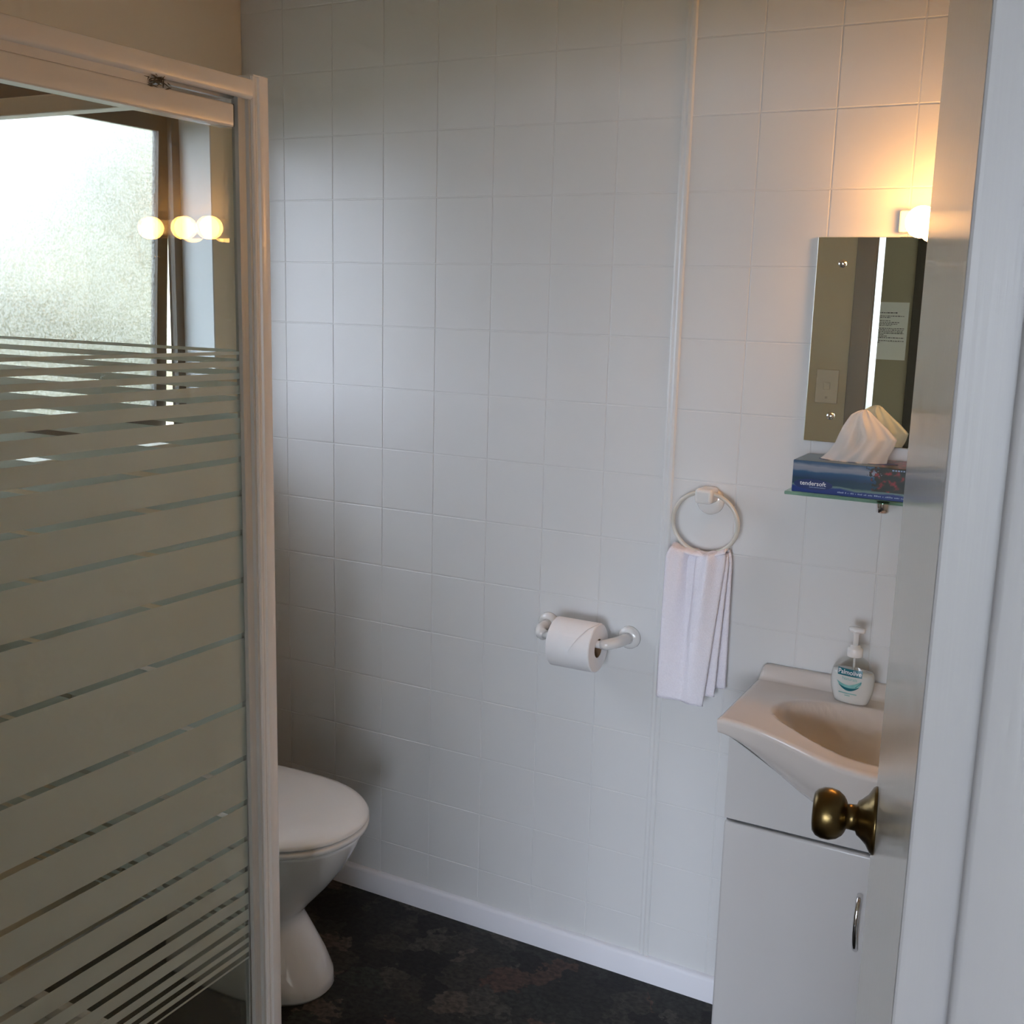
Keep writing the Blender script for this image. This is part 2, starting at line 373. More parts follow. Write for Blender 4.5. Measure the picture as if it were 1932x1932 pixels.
# joint strip between the two wall boards
bm = bmesh.new(); prof = [(1.0405, 0.0), (1.0410, -0.0028), (1.0455, -0.0042), (1.0510, -0.0034), (1.0555, -0.0050), (1.0615, -0.0046), (1.0645, -0.0022), (1.0648, 0.0)]
a = [bm.verts.new((x, y, 0.06)) for x, y in prof]; b = [bm.verts.new((x, y, ZC)) for x, y in prof]
for i in range(len(prof)-1): bm.faces.new((a[i], b[i], b[i+1], a[i+1]))
bm.faces.new(a); bm.faces.new(list(reversed(b))); bm.faces.new((a[0], a[-1], b[-1], b[0]))
bmesh.ops.recalc_face_normals(bm, faces=bm.faces)
struct(link('trim_1', to_mesh(bm, 'trim_1'), TILE), 'white joint strip between wall boards')
# skirting
def skirting(name, p0, p1, n, label):
    # p0->p1 along the wall, n = direction into the room
    d = Vector(p1)-Vector(p0); L = d.length; d.normalize(); n = Vector(n)
    prof = [(0, 0), (0.012, 0), (0.012, 0.052), (0.0105, 0.058), (0.006, 0.0615), (0.0, 0.063)]
    bm = bmesh.new(); A = []; B = []
    for t, z in prof:
        A.append(bm.verts.new(Vector(p0)+n*t+Vector((0, 0, z)))); B.append(bm.verts.new(Vector(p1)+n*t+Vector((0, 0, z))))
    k = len(prof)
    for i in range(k): bm.faces.new((A[i], A[(i+1) % k], B[(i+1) % k], B[i]))
    bm.faces.new(A); bm.faces.new(list(reversed(B)))
    bmesh.ops.recalc_face_normals(bm, faces=bm.faces)
    return struct(smooth_by_angle(link(name, to_mesh(bm, name), SKIRT), 50), label)
skirting('baseboard_back', (XL, -0.0012, 0), (XR, -0.0012, 0), (0, -1, 0), 'white skirting board along the tiled wall')
skirting('baseboard_left', (XL, -0.012, 0), (XL, -0.868, 0), (1, 0, 0), 'white skirting board behind the toilet')
# left wall with window opening
WY0, WY1, WZ0, WZ1, WT = -1.00, -0.117, 1.20, 2.06, 0.15
struct(boxes('wall_left', [((XL-WT, YD-0.11, -0.05), (XL, WY0, ZC)), ((XL-WT, WY1, -0.05), (XL, 0.0, ZC)),
                           ((XL-WT, WY0, -0.05), (XL, WY1, WZ0)), ((XL-WT, WY0, WZ1), (XL, WY1, ZC))], PLAIN), 'cream painted wall with a deep window opening')
struct(box('wall_right', (XR, YD-0.11, -0.05), (XR+0.1, 0.1, ZC), WALL), 'white painted wall behind the open door')
# wall between bathroom and bedroom, with the doorway
struct(boxes('wall_front', [((XL-WT, YO, -0.05), (DX0-0.022, YD, ZC)), ((DX1+0.022, YO, -0.05), (3.9, YD, ZC)), ((DX0-0.022, YO, DZ+0.022), (DX1+0.022, YD, ZC))], WALL), 'white wall with the doorway')
# door lining and architraves
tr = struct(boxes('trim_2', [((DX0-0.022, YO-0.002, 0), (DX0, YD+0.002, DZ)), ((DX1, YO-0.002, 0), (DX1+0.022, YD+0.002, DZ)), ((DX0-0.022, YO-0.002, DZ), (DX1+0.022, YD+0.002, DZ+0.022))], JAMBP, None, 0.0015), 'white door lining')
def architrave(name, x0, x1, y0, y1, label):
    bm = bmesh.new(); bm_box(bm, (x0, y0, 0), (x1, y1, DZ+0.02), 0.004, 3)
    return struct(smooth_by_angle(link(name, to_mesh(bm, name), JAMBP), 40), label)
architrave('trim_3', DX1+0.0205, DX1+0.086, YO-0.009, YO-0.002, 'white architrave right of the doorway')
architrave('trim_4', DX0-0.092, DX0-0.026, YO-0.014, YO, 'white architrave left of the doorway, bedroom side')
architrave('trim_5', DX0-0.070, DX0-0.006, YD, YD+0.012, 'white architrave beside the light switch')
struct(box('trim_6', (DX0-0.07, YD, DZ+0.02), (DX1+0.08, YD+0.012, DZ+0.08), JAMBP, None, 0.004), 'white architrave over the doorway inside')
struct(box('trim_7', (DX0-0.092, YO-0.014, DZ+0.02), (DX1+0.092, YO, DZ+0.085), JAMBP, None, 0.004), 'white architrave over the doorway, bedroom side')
# bedroom behind the camera
BX, BY2, BXR = 0.955, -6.60, 4.40
struct(box('floor_bedroom', (-0.4, BY2-0.1, -0.05), (BXR+0.1, YO+0.03, -0.004), CARPET), 'brown bedroom carpet')
struct(box('ceiling_bedroom', (-0.5, BY2-0.1, ZC), (BXR+0.1, YO-0.02, ZC+0.06), CEIL), 'bedroom ceiling')
struct(box('wall_bedroom_left', (-0.4, BY, -0.05), (-0.3, YO, ZC), BEIGE), 'beige bedroom wall')
struct(box('wall_bedroom_right', (BXR, BY2, -0.05), (BXR+0.1, YO, ZC), WALL), 'pale bedroom wall')
struct(box('wall_bedroom_front', (3.9, YO, -0.05), (BXR, YD, ZC), WALL), 'pale bedroom wall beside the doorway wall')
struct(box('wall_bedroom_partition', (-0.4, BY-0.1, -0.05), (BX-0.05, BY, ZC), BEIGE), 'beige bedroom wall with the notice')
struct(box('wall_bedroom_side', (BX-0.10, BY2, -0.05), (BX, BY-0.1, ZC), BEIGE), 'beige bedroom side wall')
struct(box('trim_8', (BX-0.05, BY-0.1, 0), (BX+0.012, BY+0.014, ZC), BRONZE, None, 0.003), 'dark brown corner trim beside the notice')
SX0, SX1, SZ = 1.05, 4.20, 2.12
struct(boxes('wall_bedroom_back', [((BX-0.1, BY2-0.1, -0.05), (SX0, BY2, ZC)), ((SX1, BY2-0.1, -0.05), (BXR+0.1, BY2, ZC)), ((SX0, BY2-0.1, SZ), (SX1, BY2, ZC))], BEIGE), 'beige bedroom wall around the glazed sliding door')

# ------------------------------------------------------------------ glazed bedroom slider
w2 = struct(empty('window_2', (SX0, BY2-0.05, 0)), 'bronze framed glazed sliding door in the bedroom')
def rel(o, parent):                    # children keep world coordinates
    o.parent = parent; o.matrix_parent_inverse = Matrix.Translation(-Vector(parent.location)); return o
fr_ = [((SX0, BY2-0.08, 0), (SX0+0.05, BY2, SZ)), ((SX1-0.05, BY2-0.08, 0), (SX1, BY2, SZ)), ((SX0+0.05, BY2-0.08, SZ-0.05), (SX1-0.05, BY2, SZ)), ((SX0+0.05, BY2-0.08, 0), (SX1-0.05, BY2, 0.04))]
xs_ = [SX0+0.05, 2.08, 3.12, SX1-0.05]
for xm in xs_[1:3]: fr_.append(((xm-0.03, BY2-0.07, 0.04), (xm+0.03, BY2-0.01, SZ-0.05)))
rel(boxes('frame', fr_, BRONZE), w2)
for k in range(3):
    rel(box('pane', (xs_[k]+(0.03 if k else 0), BY2-0.048, 0.04), (xs_[k+1]-(0.03 if k < 2 else 0), BY2-0.043, SZ-0.05), GLASS), w2)

# ------------------------------------------------------------------ bathroom window
w1 = struct(empty('window_1', (XL-0.1, (WY0+WY1)/2, WZ0)), 'bronze framed awning window with obscure glass')
FX0, FX1 = XL-0.140, XL-0.100
LP = 0.014                                       # inner stop lip
rel(boxes('frame', [((FX0, WY1-0.012, WZ0), (FX1, WY1, WZ1)), ((FX0, WY0, WZ0), (FX1, WY0+0.012, WZ1)), ((FX0, WY0+0.012, WZ1-0.02), (FX1, WY1-0.012, WZ1)), ((FX0, WY0+0.012, WZ0), (FX1, WY1-0.012, WZ0+0.012)),
                    ((FX1-LP, WY1-0.030, WZ0+0.012), (FX1, WY1-0.012, WZ1-0.02)), ((FX1-LP, WY0+0.012, WZ0+0.012), (FX1, WY0+0.030, WZ1-0.02)), ((FX1-LP, WY0+0.03, WZ1-0.045), (FX1, WY1-0.03, WZ1-0.02)), ((FX1-LP, WY0+0.03, WZ0+0.012), (FX1, WY1-0.03, WZ0+0.026))], BRONZE), w1)
# sash hinged at the head, tilted out
sy0, sy1, sz0, sz1 = WY0+0.016, WY1-0.016, WZ0+0.018, WZ1-0.022
SW = 0.034
sash = boxes('sash', [((-0.011, sy1-SW, sz0-sz1), (0.011, sy1, 0)), ((-0.011, sy0, sz0-sz1), (0.011, sy0+SW, 0)), ((-0.011, sy0+SW, -0.078), (0.011, sy1-SW, 0)), ((-0.011, sy0+SW, sz0-sz1), (0.011, sy1-SW, sz0-sz1+0.060))], BRONZE)
pane = box('pane', (-0.003, sy0+SW, sz0-sz1+0.060), (0.003, sy1-SW, -0.078), GLASS)
pane.data.materials.append(OBSC)
for f in pane.data.polygons:
    if f.normal.x > 0.9: f.material_index = 1
TILT = math.radians(3.3)
for o in (sash, pane):
    o.location = (FX0+0.012, 0, sz1); o.rotation_euler = (0, TILT, 0)
    rel(o, w1)
REV = paint('white_reveal_paint', (0.62, 0.64, 0.68), 0.45, 0.4, noise=0.012, nscale=8)
for a, b in (((FX1, WY1-0.004, WZ0), (XL+0.0006, WY1+0.0004, WZ1)), ((FX1, WY0-0.0004, WZ0), (XL+0.0006, WY0+0.004, WZ1)), ((FX1, WY0+0.004, WZ1-0.004), (XL+0.0006, WY1-0.004, WZ1+0.0004))):
    rel(box('reveal_lining', a, b, REV), w1)
rel(box('sill', (FX1, WY0, WZ0-0.002), (XL+0.012, WY1, WZ0+0.010), WALL, None, 0.003), w1)

# ------------------------------------------------------------------ door leaf (open into the room)
HX, HY = 1.833, -1.727
LX, LY = 1.7006, -1.025
dv = Vector((LX-HX, LY-HY, 0)); DW = dv.length; ang = math.atan2(dv.y, dv.x)
door = box('door_1', (0.0, -0.036, 0.012), (DW, 0.0, DZ-0.006), DOORP, None, 0.0015)
# local +x = hinge to latch; local +y = face that looks towards the camera side (left)
door.location = (HX, HY, 0); door.rotation_euler = (0, 0, ang)
struct(door, 'white gloss painted door standing open')
KX, KZ = DW-0.060, 1.028
kn = lathe('door_knob', [(0.0, 0.0365), (0.0015, 0.0370), (0.004, 0.0355), (0.009, 0.0270), (0.016, 0.0205), (0.019, 0.0185), (0.0205, 0.0145), (0.030, 0.0135), (0.0315, 0.0175),
                         (0.034, 0.0215), (0.040, 0.0262), (0.048, 0.0285), (0.056, 0.0280), (0.062, 0.0255), (0.066, 0.0210), (0.0672, 0.0130), (0.0665, 0.0090), (0.0672, 0.0)], (KX, 0.0, KZ), (0, 1, 0), BRASS, door, 40)
kn['label'] = 'antique brass round door knob'
lathe('rosette_rim', [(0.0, 0.0368), (0.0022, 0.0368), (0.0028, 0.0355), (0.0028, 0.030)], (KX, 0.0, KZ), (0, 1, 0), BRASS, door, 40)
lathe('door_knob', [(0.0, 0.0365), (0.004, 0.0355), (0.012, 0.024), (0.019, 0.0185), (0.022, 0.0145), (0.030, 0.0140), (0.040, 0.0262), (0.048, 0.0285), (0.060, 0.026), (0.066, 0.019), (0.067, 0.0)], (KX, -0.036, KZ), (0, -1, 0), BRASS, door, 32)
box('latch_plate', (DW-0.0005, -0.030, KZ-0.028), (DW+0.0012, -0.006, KZ+0.028), BRASS, door, 0.0004)
for hz in (0.25, 1.72):
    lathe('hinge', [(-0.045, 0.0055), (0.045, 0.0055)], (-0.004, -0.004-0.036, hz), (0, 0, 1), BRASS, door, 12)

# ------------------------------------------------------------------ shower enclosure
PX, PY = 0.690, -0.900               # plane of the door glass, plane of the return panel
YE = YD+0.002
sh = tag(empty('shower_enclosure', (PX-0.4, PY-0.4, 0)), 'white framed corner shower with striped frosted glass beside the toilet', 'shower')
def S(o): return rel(o, sh)
# tray
S(box('tray', (XL, YE, 0.0), (PX+0.035, PY+0.030, 0.11), PLAST, None, 0.012, 3))
# corner post: extruded profile (x, y)
prof = [(PX-0.018, -0.8865), (PX+0.011, -0.8865), (PX+0.0155, -0.8878), (PX+0.0170, -0.8905), (PX+0.0170, -0.9035), (PX+0.0160, -0.9075), (PX+0.0130, -0.9095), (PX+0.0125, -0.9125),
        (PX+0.0145, -0.9160), (PX+0.0135, -0.9195), (PX+0.0110, -0.9205), (PX+0.0110, -0.9215), (PX-0.018, -0.9215)]
S(smooth_by_angle(prism('corner_post', prof, 0.11, 1.8945, POSTP), 35))
S(smooth_by_angle(prism('door_channel', [(PX-0.014, -0.9215), (PX+0.0100, -0.9215), (PX+0.0105, -0.9265), (PX+0.0065, -0.9295), (PX+0.0060, -0.9375), (PX+0.0085, -0.9405), (PX+0.0080, -0.9465), (PX+0.002, -0.948), (PX+0.002, -0.936), (PX-0.014, -0.936)], 0.11, 1.862, CHANP), 35))
S(box('post_cap', (PX-0.017, -0.9205, 1.8945), (PX+0.016, -0.8875, 1.8970), POSTP, None, 0.001))
# header rail over the door
def extrude_y(name, prof, y0, y1, material, ang=40):
    bm = bmesh.new(); A = [bm.verts.new((x, y0, z)) for x, z in prof]; B = [bm.verts.new((x, y1, z)) for x, z in prof]; n = len(A)
    for i in range(n): bm.faces.new((A[i], A[(i+1) % n], B[(i+1) % n], B[i]))
    bm.faces.new(A); bm.faces.new(list(reversed(B))); bmesh.ops.recalc_face_normals(bm, faces=bm.faces)
    return smooth_by_angle(link(name, to_mesh(bm, name), material), ang)
hp = [(PX-0.020, 1.890), (PX+0.010, 1.890), (PX+0.0145, 1.8885), (PX+0.016, 1.885), (PX+0.016, 1.8665), (PX+0.015, 1.8635), (PX+0.0125, 1.8612), (PX+0.0090, 1.8605), (PX+0.007, 1.862), (PX+0.006, 1.866), (PX+0.006, 1.872), (PX-0.012, 1.872), (PX-0.012, 1.860), (PX-0.020, 1.860)]
S(extrude_y('header_rail', hp, YE, -0.9220, POSTP))
S(box('wall_channel', (PX-0.016, YE, 0.11), (PX+0.014, YE+0.03, 1.860), POSTP, None, 0.003))
S(box('sill_rail', (PX-0.016, YE, 0.11), (PX+0.014, -0.9215, 0.145), POSTP, None, 0.003))
# frost pattern (gap centres and ends, metres above the floor)
gaps = [1.4770, 1.4585, 1.4395, 1.4167, 1.3887, 1.3553, 1.3182, 1.2643, 1.2004, 1.1221, 1.0300, 0.9126, 0.8187, 0.7400, 0.6745, 0.6198, 0.5801, 0.5499, 0.5205, 0.4969, 0.4791, 0.4613]
FT, FB, GW = 1.4868, 0.4535, 0.0094
edges = [FT] + [v for g in gaps for v in (g+GW/2, g-GW/2)] + [FB]
bands = [(edges[i+1], edges[i]) for i in range(0, len(edges), 2) if edges[i]-edges[i+1] > 0.0008]
# door leaf, sagging slightly at its free end
DY0, DY1, GX = YE+0.05, -0.9425, PX-0.006
dg = box('shower_door', (GX-0.003, DY0, 0.150), (GX+0.003, DY1, 1.824), GLASS)
piv = Vector((PX, DY0, 1.0)); sag = math.radians(-0.65)
def sagged(o):
    M = Matrix.Translation(piv) @ Matrix.Rotation(sag, 4, 'X') @ Matrix.Translation(-piv)
    o.data.transform(M); return o
sagged(dg); S(dg)
def under(o, p): o.parent = p; return o
drail = [(PX-0.016, 1.8165), (PX+0.0085, 1.8165), (PX+0.0095, 1.8175), (PX+0.0100, 1.8195), (PX+0.0100, 1.8465), (PX+0.0090, 1.8485), (PX+0.0070, 1.8495), (PX-0.016, 1.8495)]
under(extrude_y('top_rail', drail, DY0-0.005, -0.9590, POSTP), dg)
under(extrude_y('rail_cover', [(PX-0.004, 1.8490), (PX+0.0098, 1.8490), (PX+0.0098, 1.8615), (PX-0.004, 1.8615)], DY0-0.005, -1.118, POSTP), dg)
under(box('rail_end_shade', (PX-0.015, -0.9590, 1.8172), (PX+0.0092, -0.9565, 1.8490), DARK), dg)  # dark sliver painting the shade on the rail's end
o = sagged(box('bottom_rail', (GX-0.008, DY0, 0.150), (GX+0.010, DY1, 0.178), POSTP, None, 0.002)); under(o, dg)
o = sagged(box('edge_strip', (GX-0.0040, DY1, 0.150), (GX+0.0040, DY1+0.0018, 1.816), CHANP)); under(o, dg)
under(box('pivot_stile', (PX-0.010, DY0-0.02, 0.150), (PX+0.011, DY0+0.012, 1.8565), POSTP, None, 0.003), dg)
dz = math.sin(-sag)*(DY1-DY0)
for a, b in bands:
    o = box('frost_band', (GX+0.0030, DY0+0.012, a+dz), (GX+0.0036, DY1, b+dz), FROST); sagged(o); under(o, dg)
# dusty cobweb caught under the header
bm = bmesh.new()
for k in range(26):
    c = Vector((PX+0.0118+random.uniform(-0.002, 0.004), -1.108+random.gauss(0, 0.010), 1.8545+random.gauss(0, 0.0035)))
    d = Vector((random.uniform(-0.2, 0.2), random.uniform(-1, 1), random.uniform(-0.45, 0.45))).normalized()*random.uniform(0.004, 0.014)
    s = random.uniform(0.0006, 0.0016)
    q = [c-d, c+d*0.2+Vector((0, 0, s)), c+d, c+d*0.1-Vector((0, 0, s)), c+Vector((s, 0, 0)), c-Vector((s, 0, 0))]
    v = [bm.verts.new(p) for p in q]
    for i in range(4):
        for e in (4, 5): bm.faces.new((v[i], v[(i+1) % 4], v[e]))
bmesh.ops.recalc_face_normals(bm, faces=bm.faces)
o = link('cobweb', to_mesh(bm, 'cobweb'), COBWEB); o['label'] = 'dusty cobweb under the header'; o['kind'] = 'stuff'; S(o)
# return panel beside the toilet
rp = box('return_panel', (XL+0.03, PY-0.003, 0.140), (PX-0.018, PY+0.003, 1.868), GLASS); S(rp)
S(box('return_head_rail', (XL+0.002, PY-0.016, 1.866), (PX-0.018, PY+0.018, 1.896), POSTP, None, 0.003))
S(box('return_bottom_rail', (XL+0.002, PY-0.014, 0.11), (PX-0.018, PY+0.014, 0.145), POSTP, None, 0.003))
S(box('return_wall_channel', (XL+0.002, PY-0.014, 0.145), (XL+0.034, PY+0.014, 1.868), POSTP, None, 0.003))
for a, b in bands:
    o = box('frost_band', (XL+0.034, PY-0.0036, a), (PX-0.018, PY-0.0030, b), FROST); under(o, rp)
# under() children share the parent's inverse translation because their meshes are in world coordinates
for par in (dg, rp):
    for ch in par.children: ch.matrix_parent_inverse = Matrix.Identity(4)

# ------------------------------------------------------------------ toilet
TY = -0.435
tl = tag(empty('toilet', (0.2, TY, 0)), 'white close-coupled toilet with closed lid behind the shower post', 'toilet')
def egg(xb, xf, w, z, n=56, xc=None, pb=0.55, pf=0.92, cy=TY):
    xc = xb + (xf-xb)*0.52 if xc is None else xc
    pts = []
    for i in range(n):
        t = 2*PI*i/n; c, s = math.cos(t), math.sin(t)
        p = pf if c > 0 else pb
        x = xc + (xf-xc)*abs(c)**p if c > 0 else xc - (xc-xb)*abs(c)**p
        y = w*math.copysign(abs(s)**(p if c <= 0 else 0.95), s)
        pts.append((x, cy+y, z))
    return pts
pan = [(0.02, 0.446, 0.118, 0.0), (0.02, 0.453, 0.122, 0.010), (0.02, 0.450, 0.121, 0.035), (0.02, 0.429, 0.114, 0.076), (0.02, 0.400, 0.106, 0.118), (0.02, 0.378, 0.101, 0.148), (0.02, 0.368, 0.100, 0.168),
       (0.015, 0.378, 0.107, 0.186), (0.01, 0.405, 0.122, 0.216), (0.0, 0.446, 0.143, 0.262), (-0.01, 0.481, 0.160, 0.310), (-0.02, 0.508, 0.172, 0.358), (-0.02, 0.520, 0.177, 0.385), (-0.02, 0.522, 0.178, 0.393), (-0.02, 0.512, 0.168, 0.396)]
rel(loft('pan', [egg(a, b, c, z) for a, b, c, z in pan], CERAM), tl)
seat = [(0.05, 0.522, 0.180, 0.398), (0.045, 0.531, 0.187, 0.401), (0.045, 0.532, 0.188, 0.410), (0.05, 0.529, 0.186, 0.4135), (0.06, 0.512, 0.17, 0.4140)]
rel(loft('seat', [egg(a, b, c, z) for a, b, c, z in seat], PLAST), tl)
lid = [(0.06, 0.517, 0.175, 0.4175), (0.045, 0.531, 0.188, 0.4185), (0.04, 0.533, 0.190, 0.422), (0.045, 0.528, 0.185, 0.429), (0.06, 0.507, 0.168, 0.4355), (0.09, 0.455, 0.130, 0.4392), (0.16, 0.39, 0.075, 0.4408), (0.25, 0.31, 0.02, 0.4412)]
rel(loft('lid', [egg(a, b, c, z, pf=0.97) for a, b, c, z in lid], PLAST), tl)
rel(box('cistern', (XL+0.004, TY-0.19, 0.40), (0.045, TY+0.19, 0.76), CERAM, None, 0.02, 4), tl)
rel(box('cistern_lid', (XL+0.003, TY-0.197, 0.762), (0.052, TY+0.197, 0.790), CERAM, None, 0.009, 3), tl)
rel(lathe('flush_button', [(0, 0.022), (0.006, 0.022), (0.008, 0.019)], (-0.045, TY, 0.790), (0, 0, 1), CHROME), tl)
for s in (-1, 1):
    rel(lathe('hinge_cap', [(-0.02, 0.013), (0.02, 0.013)], (0.055, TY+s*0.075, 0.412), (0, 1, 0), PLAST, None, 16), tl)

# ------------------------------------------------------------------ toilet roll holder
RC = Vector((0.886, -0.080, 0.8180)); RR = 0.0550; RW = 0.106
hold = tag(empty('toilet_roll_holder', (0.876, 0, 0.83)), 'white ceramic toilet roll holder on the tiled wall', 'roll holder')
for mx_, nm in ((0.777, 'wall_mount'), (0.981, 'wall_mount')):
    rel(lathe(nm, [(0.0, 0.0265), (0.006, 0.0260), (0.011, 0.0225), (0.014, 0.015), (0.0145, 0.0)], (mx_, -0.0012, 0.831), (0, -1, 0), CERAM, None, 28), hold)
rel(tube('arm', [(0.777, -0.010, 0.831), (0.778, -0.035, 0.832), (0.783, -0.060, 0.831), (0.795, -0.078, 0.829), (0.805, -0.084, 0.827)], [0.013, 0.0125, 0.0125, 0.0135, 0.0125], CERAM, None, 16), hold)
rel(tube('arm', [(0.981, -0.010, 0.831), (0.980, -0.032, 0.832), (0.976, -0.052, 0.832), (0.967, -0.069, 0.831), (0.955, -0.079, 0.829), (0.944, -0.081, 0.828)], [0.014, 0.0135, 0.0130, 0.0128, 0.0120, 0.0105], CERAM, None, 16), hold)
rel(tube('roller', [(0.800, -0.081, 0.8275), (0.950, -0.081, 0.8275)], 0.0085, PLAST, None, 16), hold)
roll = tag(empty('toilet_roll', RC), 'white toilet paper roll with a pointed folded end', 'toilet roll')
bm = bmesh.new(); n = 48; rings = []
for x, r in ((-RW/2, 0.0215), (-RW/2, RR-0.002), (-RW/2+0.002, RR), (RW/2-0.002, RR), (RW/2, RR-0.002), (RW/2, 0.0215)):
    rings.append([bm.verts.new(RC+Vector((x, r*math.cos(2*PI*i/n), r*math.sin(2*PI*i/n)))) for i in range(n)])
for k in range(len(rings)):
    a, b = rings[k], rings[(k+1) % len(rings)]
    for i in range(n): bm.faces.new((a[i], a[(i+1) % n], b[(i+1) % n], b[i]))
bmesh.ops.recalc_face_normals(bm, faces=bm.faces)
rel(smooth_by_angle(link('paper', to_mesh(bm, 'paper'), PAPER), 40), roll)
bm = bmesh.new(); rings = []
for x, r in ((-RW/2+0.001, 0.0200), (-RW/2+0.001, 0.0214), (RW/2-0.001, 0.0214), (RW/2-0.001, 0.0200)):
    rings.append([bm.verts.new(RC+Vector((x, r*math.cos(2*PI*i/n), r*math.sin(2*PI*i/n)))) for i in range(n)])
for k in range(4):
    a, b = rings[k], rings[(k+1) % 4]
    for i in range(n): bm.faces.new((a[i], a[(i+1) % n], b[(i+1) % n], b[i]))
bmesh.ops.recalc_face_normals(bm, faces=bm.faces)
rel(smooth_by_angle(link('core', to_mesh(bm, 'core'), CORE), 40), roll)
# folded pointed sheet end lying on the roll
bm = bmesh.new(); NA, NB = 16, 14; grid = {}
def rp_(x, a, r): return RC+Vector((x, -r*math.sin(a), r*math.cos(a)))
for i in range(NA+1):
    a = math.radians(-20 + 112*i/NA)
    w = 1.0 if i < 4 else max(0.0, 1-(i-4)/(NA-4.0))
    for j in range(NB+1):
        u = j/NB
        xl = -RW/2+0.002; xr = RW/2-0.002; tip = xl+0.055
        x0 = tip+(xl-tip)*w; x1 = tip+(xr-tip)*w
        grid[i, j] = bm.verts.new(rp_(x0+(x1-x0)*u, a, RR+0.0010+0.0022*i/NA))
for i in range(NA):
    for j in range(NB): bm.faces.new((grid[i, j], grid[i+1, j], grid[i+1, j+1], grid[i, j+1]))
bmesh.ops.remove_doubles(bm, verts=bm.verts, dist=1e-6)
bmesh.ops.recalc_face_normals(bm, faces=bm.faces)
bmesh.ops.solidify(bm, geom=list(bm.faces), thickness=0.0012)
rel(link('folded_end', to_mesh(bm, 'folded_end'), PAPER), roll)

# ------------------------------------------------------------------ towel ring and hand towel
RX, RZ, RRAD = 1.153, 1.121, 0.0715
ring = tag(empty('towel_ring', (1.160, 0, 1.17)), 'cream towel ring with a round wall mount', 'towel ring')
rel(lathe('wall_mount', [(0, 0.030), (0.006, 0.0295), (0.011, 0.026), (0.013, 0.020), (0.0135, 0.0)], (1.152, -0.0012, 1.164), (0, -1, 0), CERAM, None, 32), ring)
rel(box('holder_block', (1.133, -0.058, 1.164), (1.171, -0.008, 1.196), CERAM, None, 0.007, 3), ring)
pts = []
for i in range(64):
    t = 2*PI*i/64
    pts.append((RX+RRAD*math.sin(t), -0.040+0.008*(1-math.cos(t))/2, RZ+RRAD*math.cos(t)*0.93))
rel(tube('ring', pts, 0.0046, CREAMR, None, 12, True), ring)
# towel: folded strip hanging through the ring, front layers then back layer
tw = tag(empty('hand_towel', (1.145, -0.05, 0.72)), 'white terry hand towel hanging from the towel ring', 'towel')
def cloth(name, xl_t, xr_t, xl_b, xr_b, zt, zbl, zbr, y_t, y_b, amp, ph, thick, topround=0.0, seedv=1):
    bm = bmesh.new(); NX, NZ = 36, 44; G = {}
    rnd = random.Random(seedv)
    for j in range(NZ+1):
        v = j/NZ; vv = v**0.9
        for i in range(NX+1):
            u = i/NX
            xl = xl_t+(xl_b-xl_t)*vv; xr = xr_t+(xr_b-xr_t)*vv
            if v < 0.10:
                k_ = 0.011*(1-v/0.10)**2; xl += k_; xr -= k_*0.6
            x = xl+(xr-xl)*u
            zb = zbl+(zbr-zbl)*u
            arch = -0.012*math.sin(PI*u)*(1-v)**3          # sags with the ring
            z = zt+arch+(zb-zt)*v
            g = (1-0.75*v)
            fold = amp*g*(math.sin(2*PI*(1.6*u+ph))*0.6+1.0*math.exp(-((u-0.38-0.16*v)/(0.07+0.05*v))**2)*-1.0+0.25*math.sin(2*PI*(4.1*u+ph*2))*(1-v)**2)
            y = y_t+(y_b-y_t)*v - fold
            if v < 0.05: y += (1-v/0.05)**2*0.007
            edge = min(u, 1-u)
            if edge < 0.06: y += (1-edge/0.06)**2*0.004
            y += rnd.uniform(-0.0003, 0.0003)
            G[i, j] = bm.verts.new((x, y, z))
    for j in range(NZ):
        for i in range(NX): bm.faces.new((G[i, j], G[i+1, j], G[i+1, j+1], G[i, j+1]))
    bmesh.ops.recalc_face_normals(bm, faces=bm.faces)
    bmesh.ops.solidify(bm, geom=list(bm.faces), thickness=thick)
    return link(name, to_mesh(bm, name), TOWEL, None, True)
rel(cloth('front_fold', 1.079, 1.210, 1.071, 1.178, 1.070, 0.727, 0.722, -0.056, -0.061, 0.020, 0.10, 0.007, 0, 1), tw)
rel(cloth('middle_fold', 1.092, 1.212, 1.120, 1.197, 1.062, 0.740, 0.742, -0.041, -0.041, 0.003, 0.35, 0.005, 0, 2), tw)
rel(cloth('back_fold', 1.084, 1.214, 1.105, 1.215, 1.066, 0.755, 0.758, -0.026, -0.022, 0.003, 0.60, 0.006, 0, 3), tw)
# turn of cloth over the ring
bm = bmesh.new(); NX, NA = 30, 8; G = {}
for i in range(NX+1):
    u = i/NX; x = 1.087+(1.206-1.087)*u
    zc = 1.064-0.013*math.sin(PI*u)
    for k in range(NA+1):
        a = PI*k/NA; r = 0.0080+0.0014*math.sin(9*u*PI)
        G[i, k] = bm.verts.new((x, -0.0385-0.0175*math.cos(a), zc+r*math.sin(a)))
for i in range(NX):
    for k in range(NA): bm.faces.new((G[i, k], G[i+1, k], G[i+1, k+1], G[i, k+1]))
bmesh.ops.recalc_face_normals(bm, faces=bm.faces)
bmesh.ops.solidify(bm, geom=list(bm.faces), thickness=0.004)
rel(link('top_turn', to_mesh(bm, 'top_turn'), TOWEL, None, True), tw)

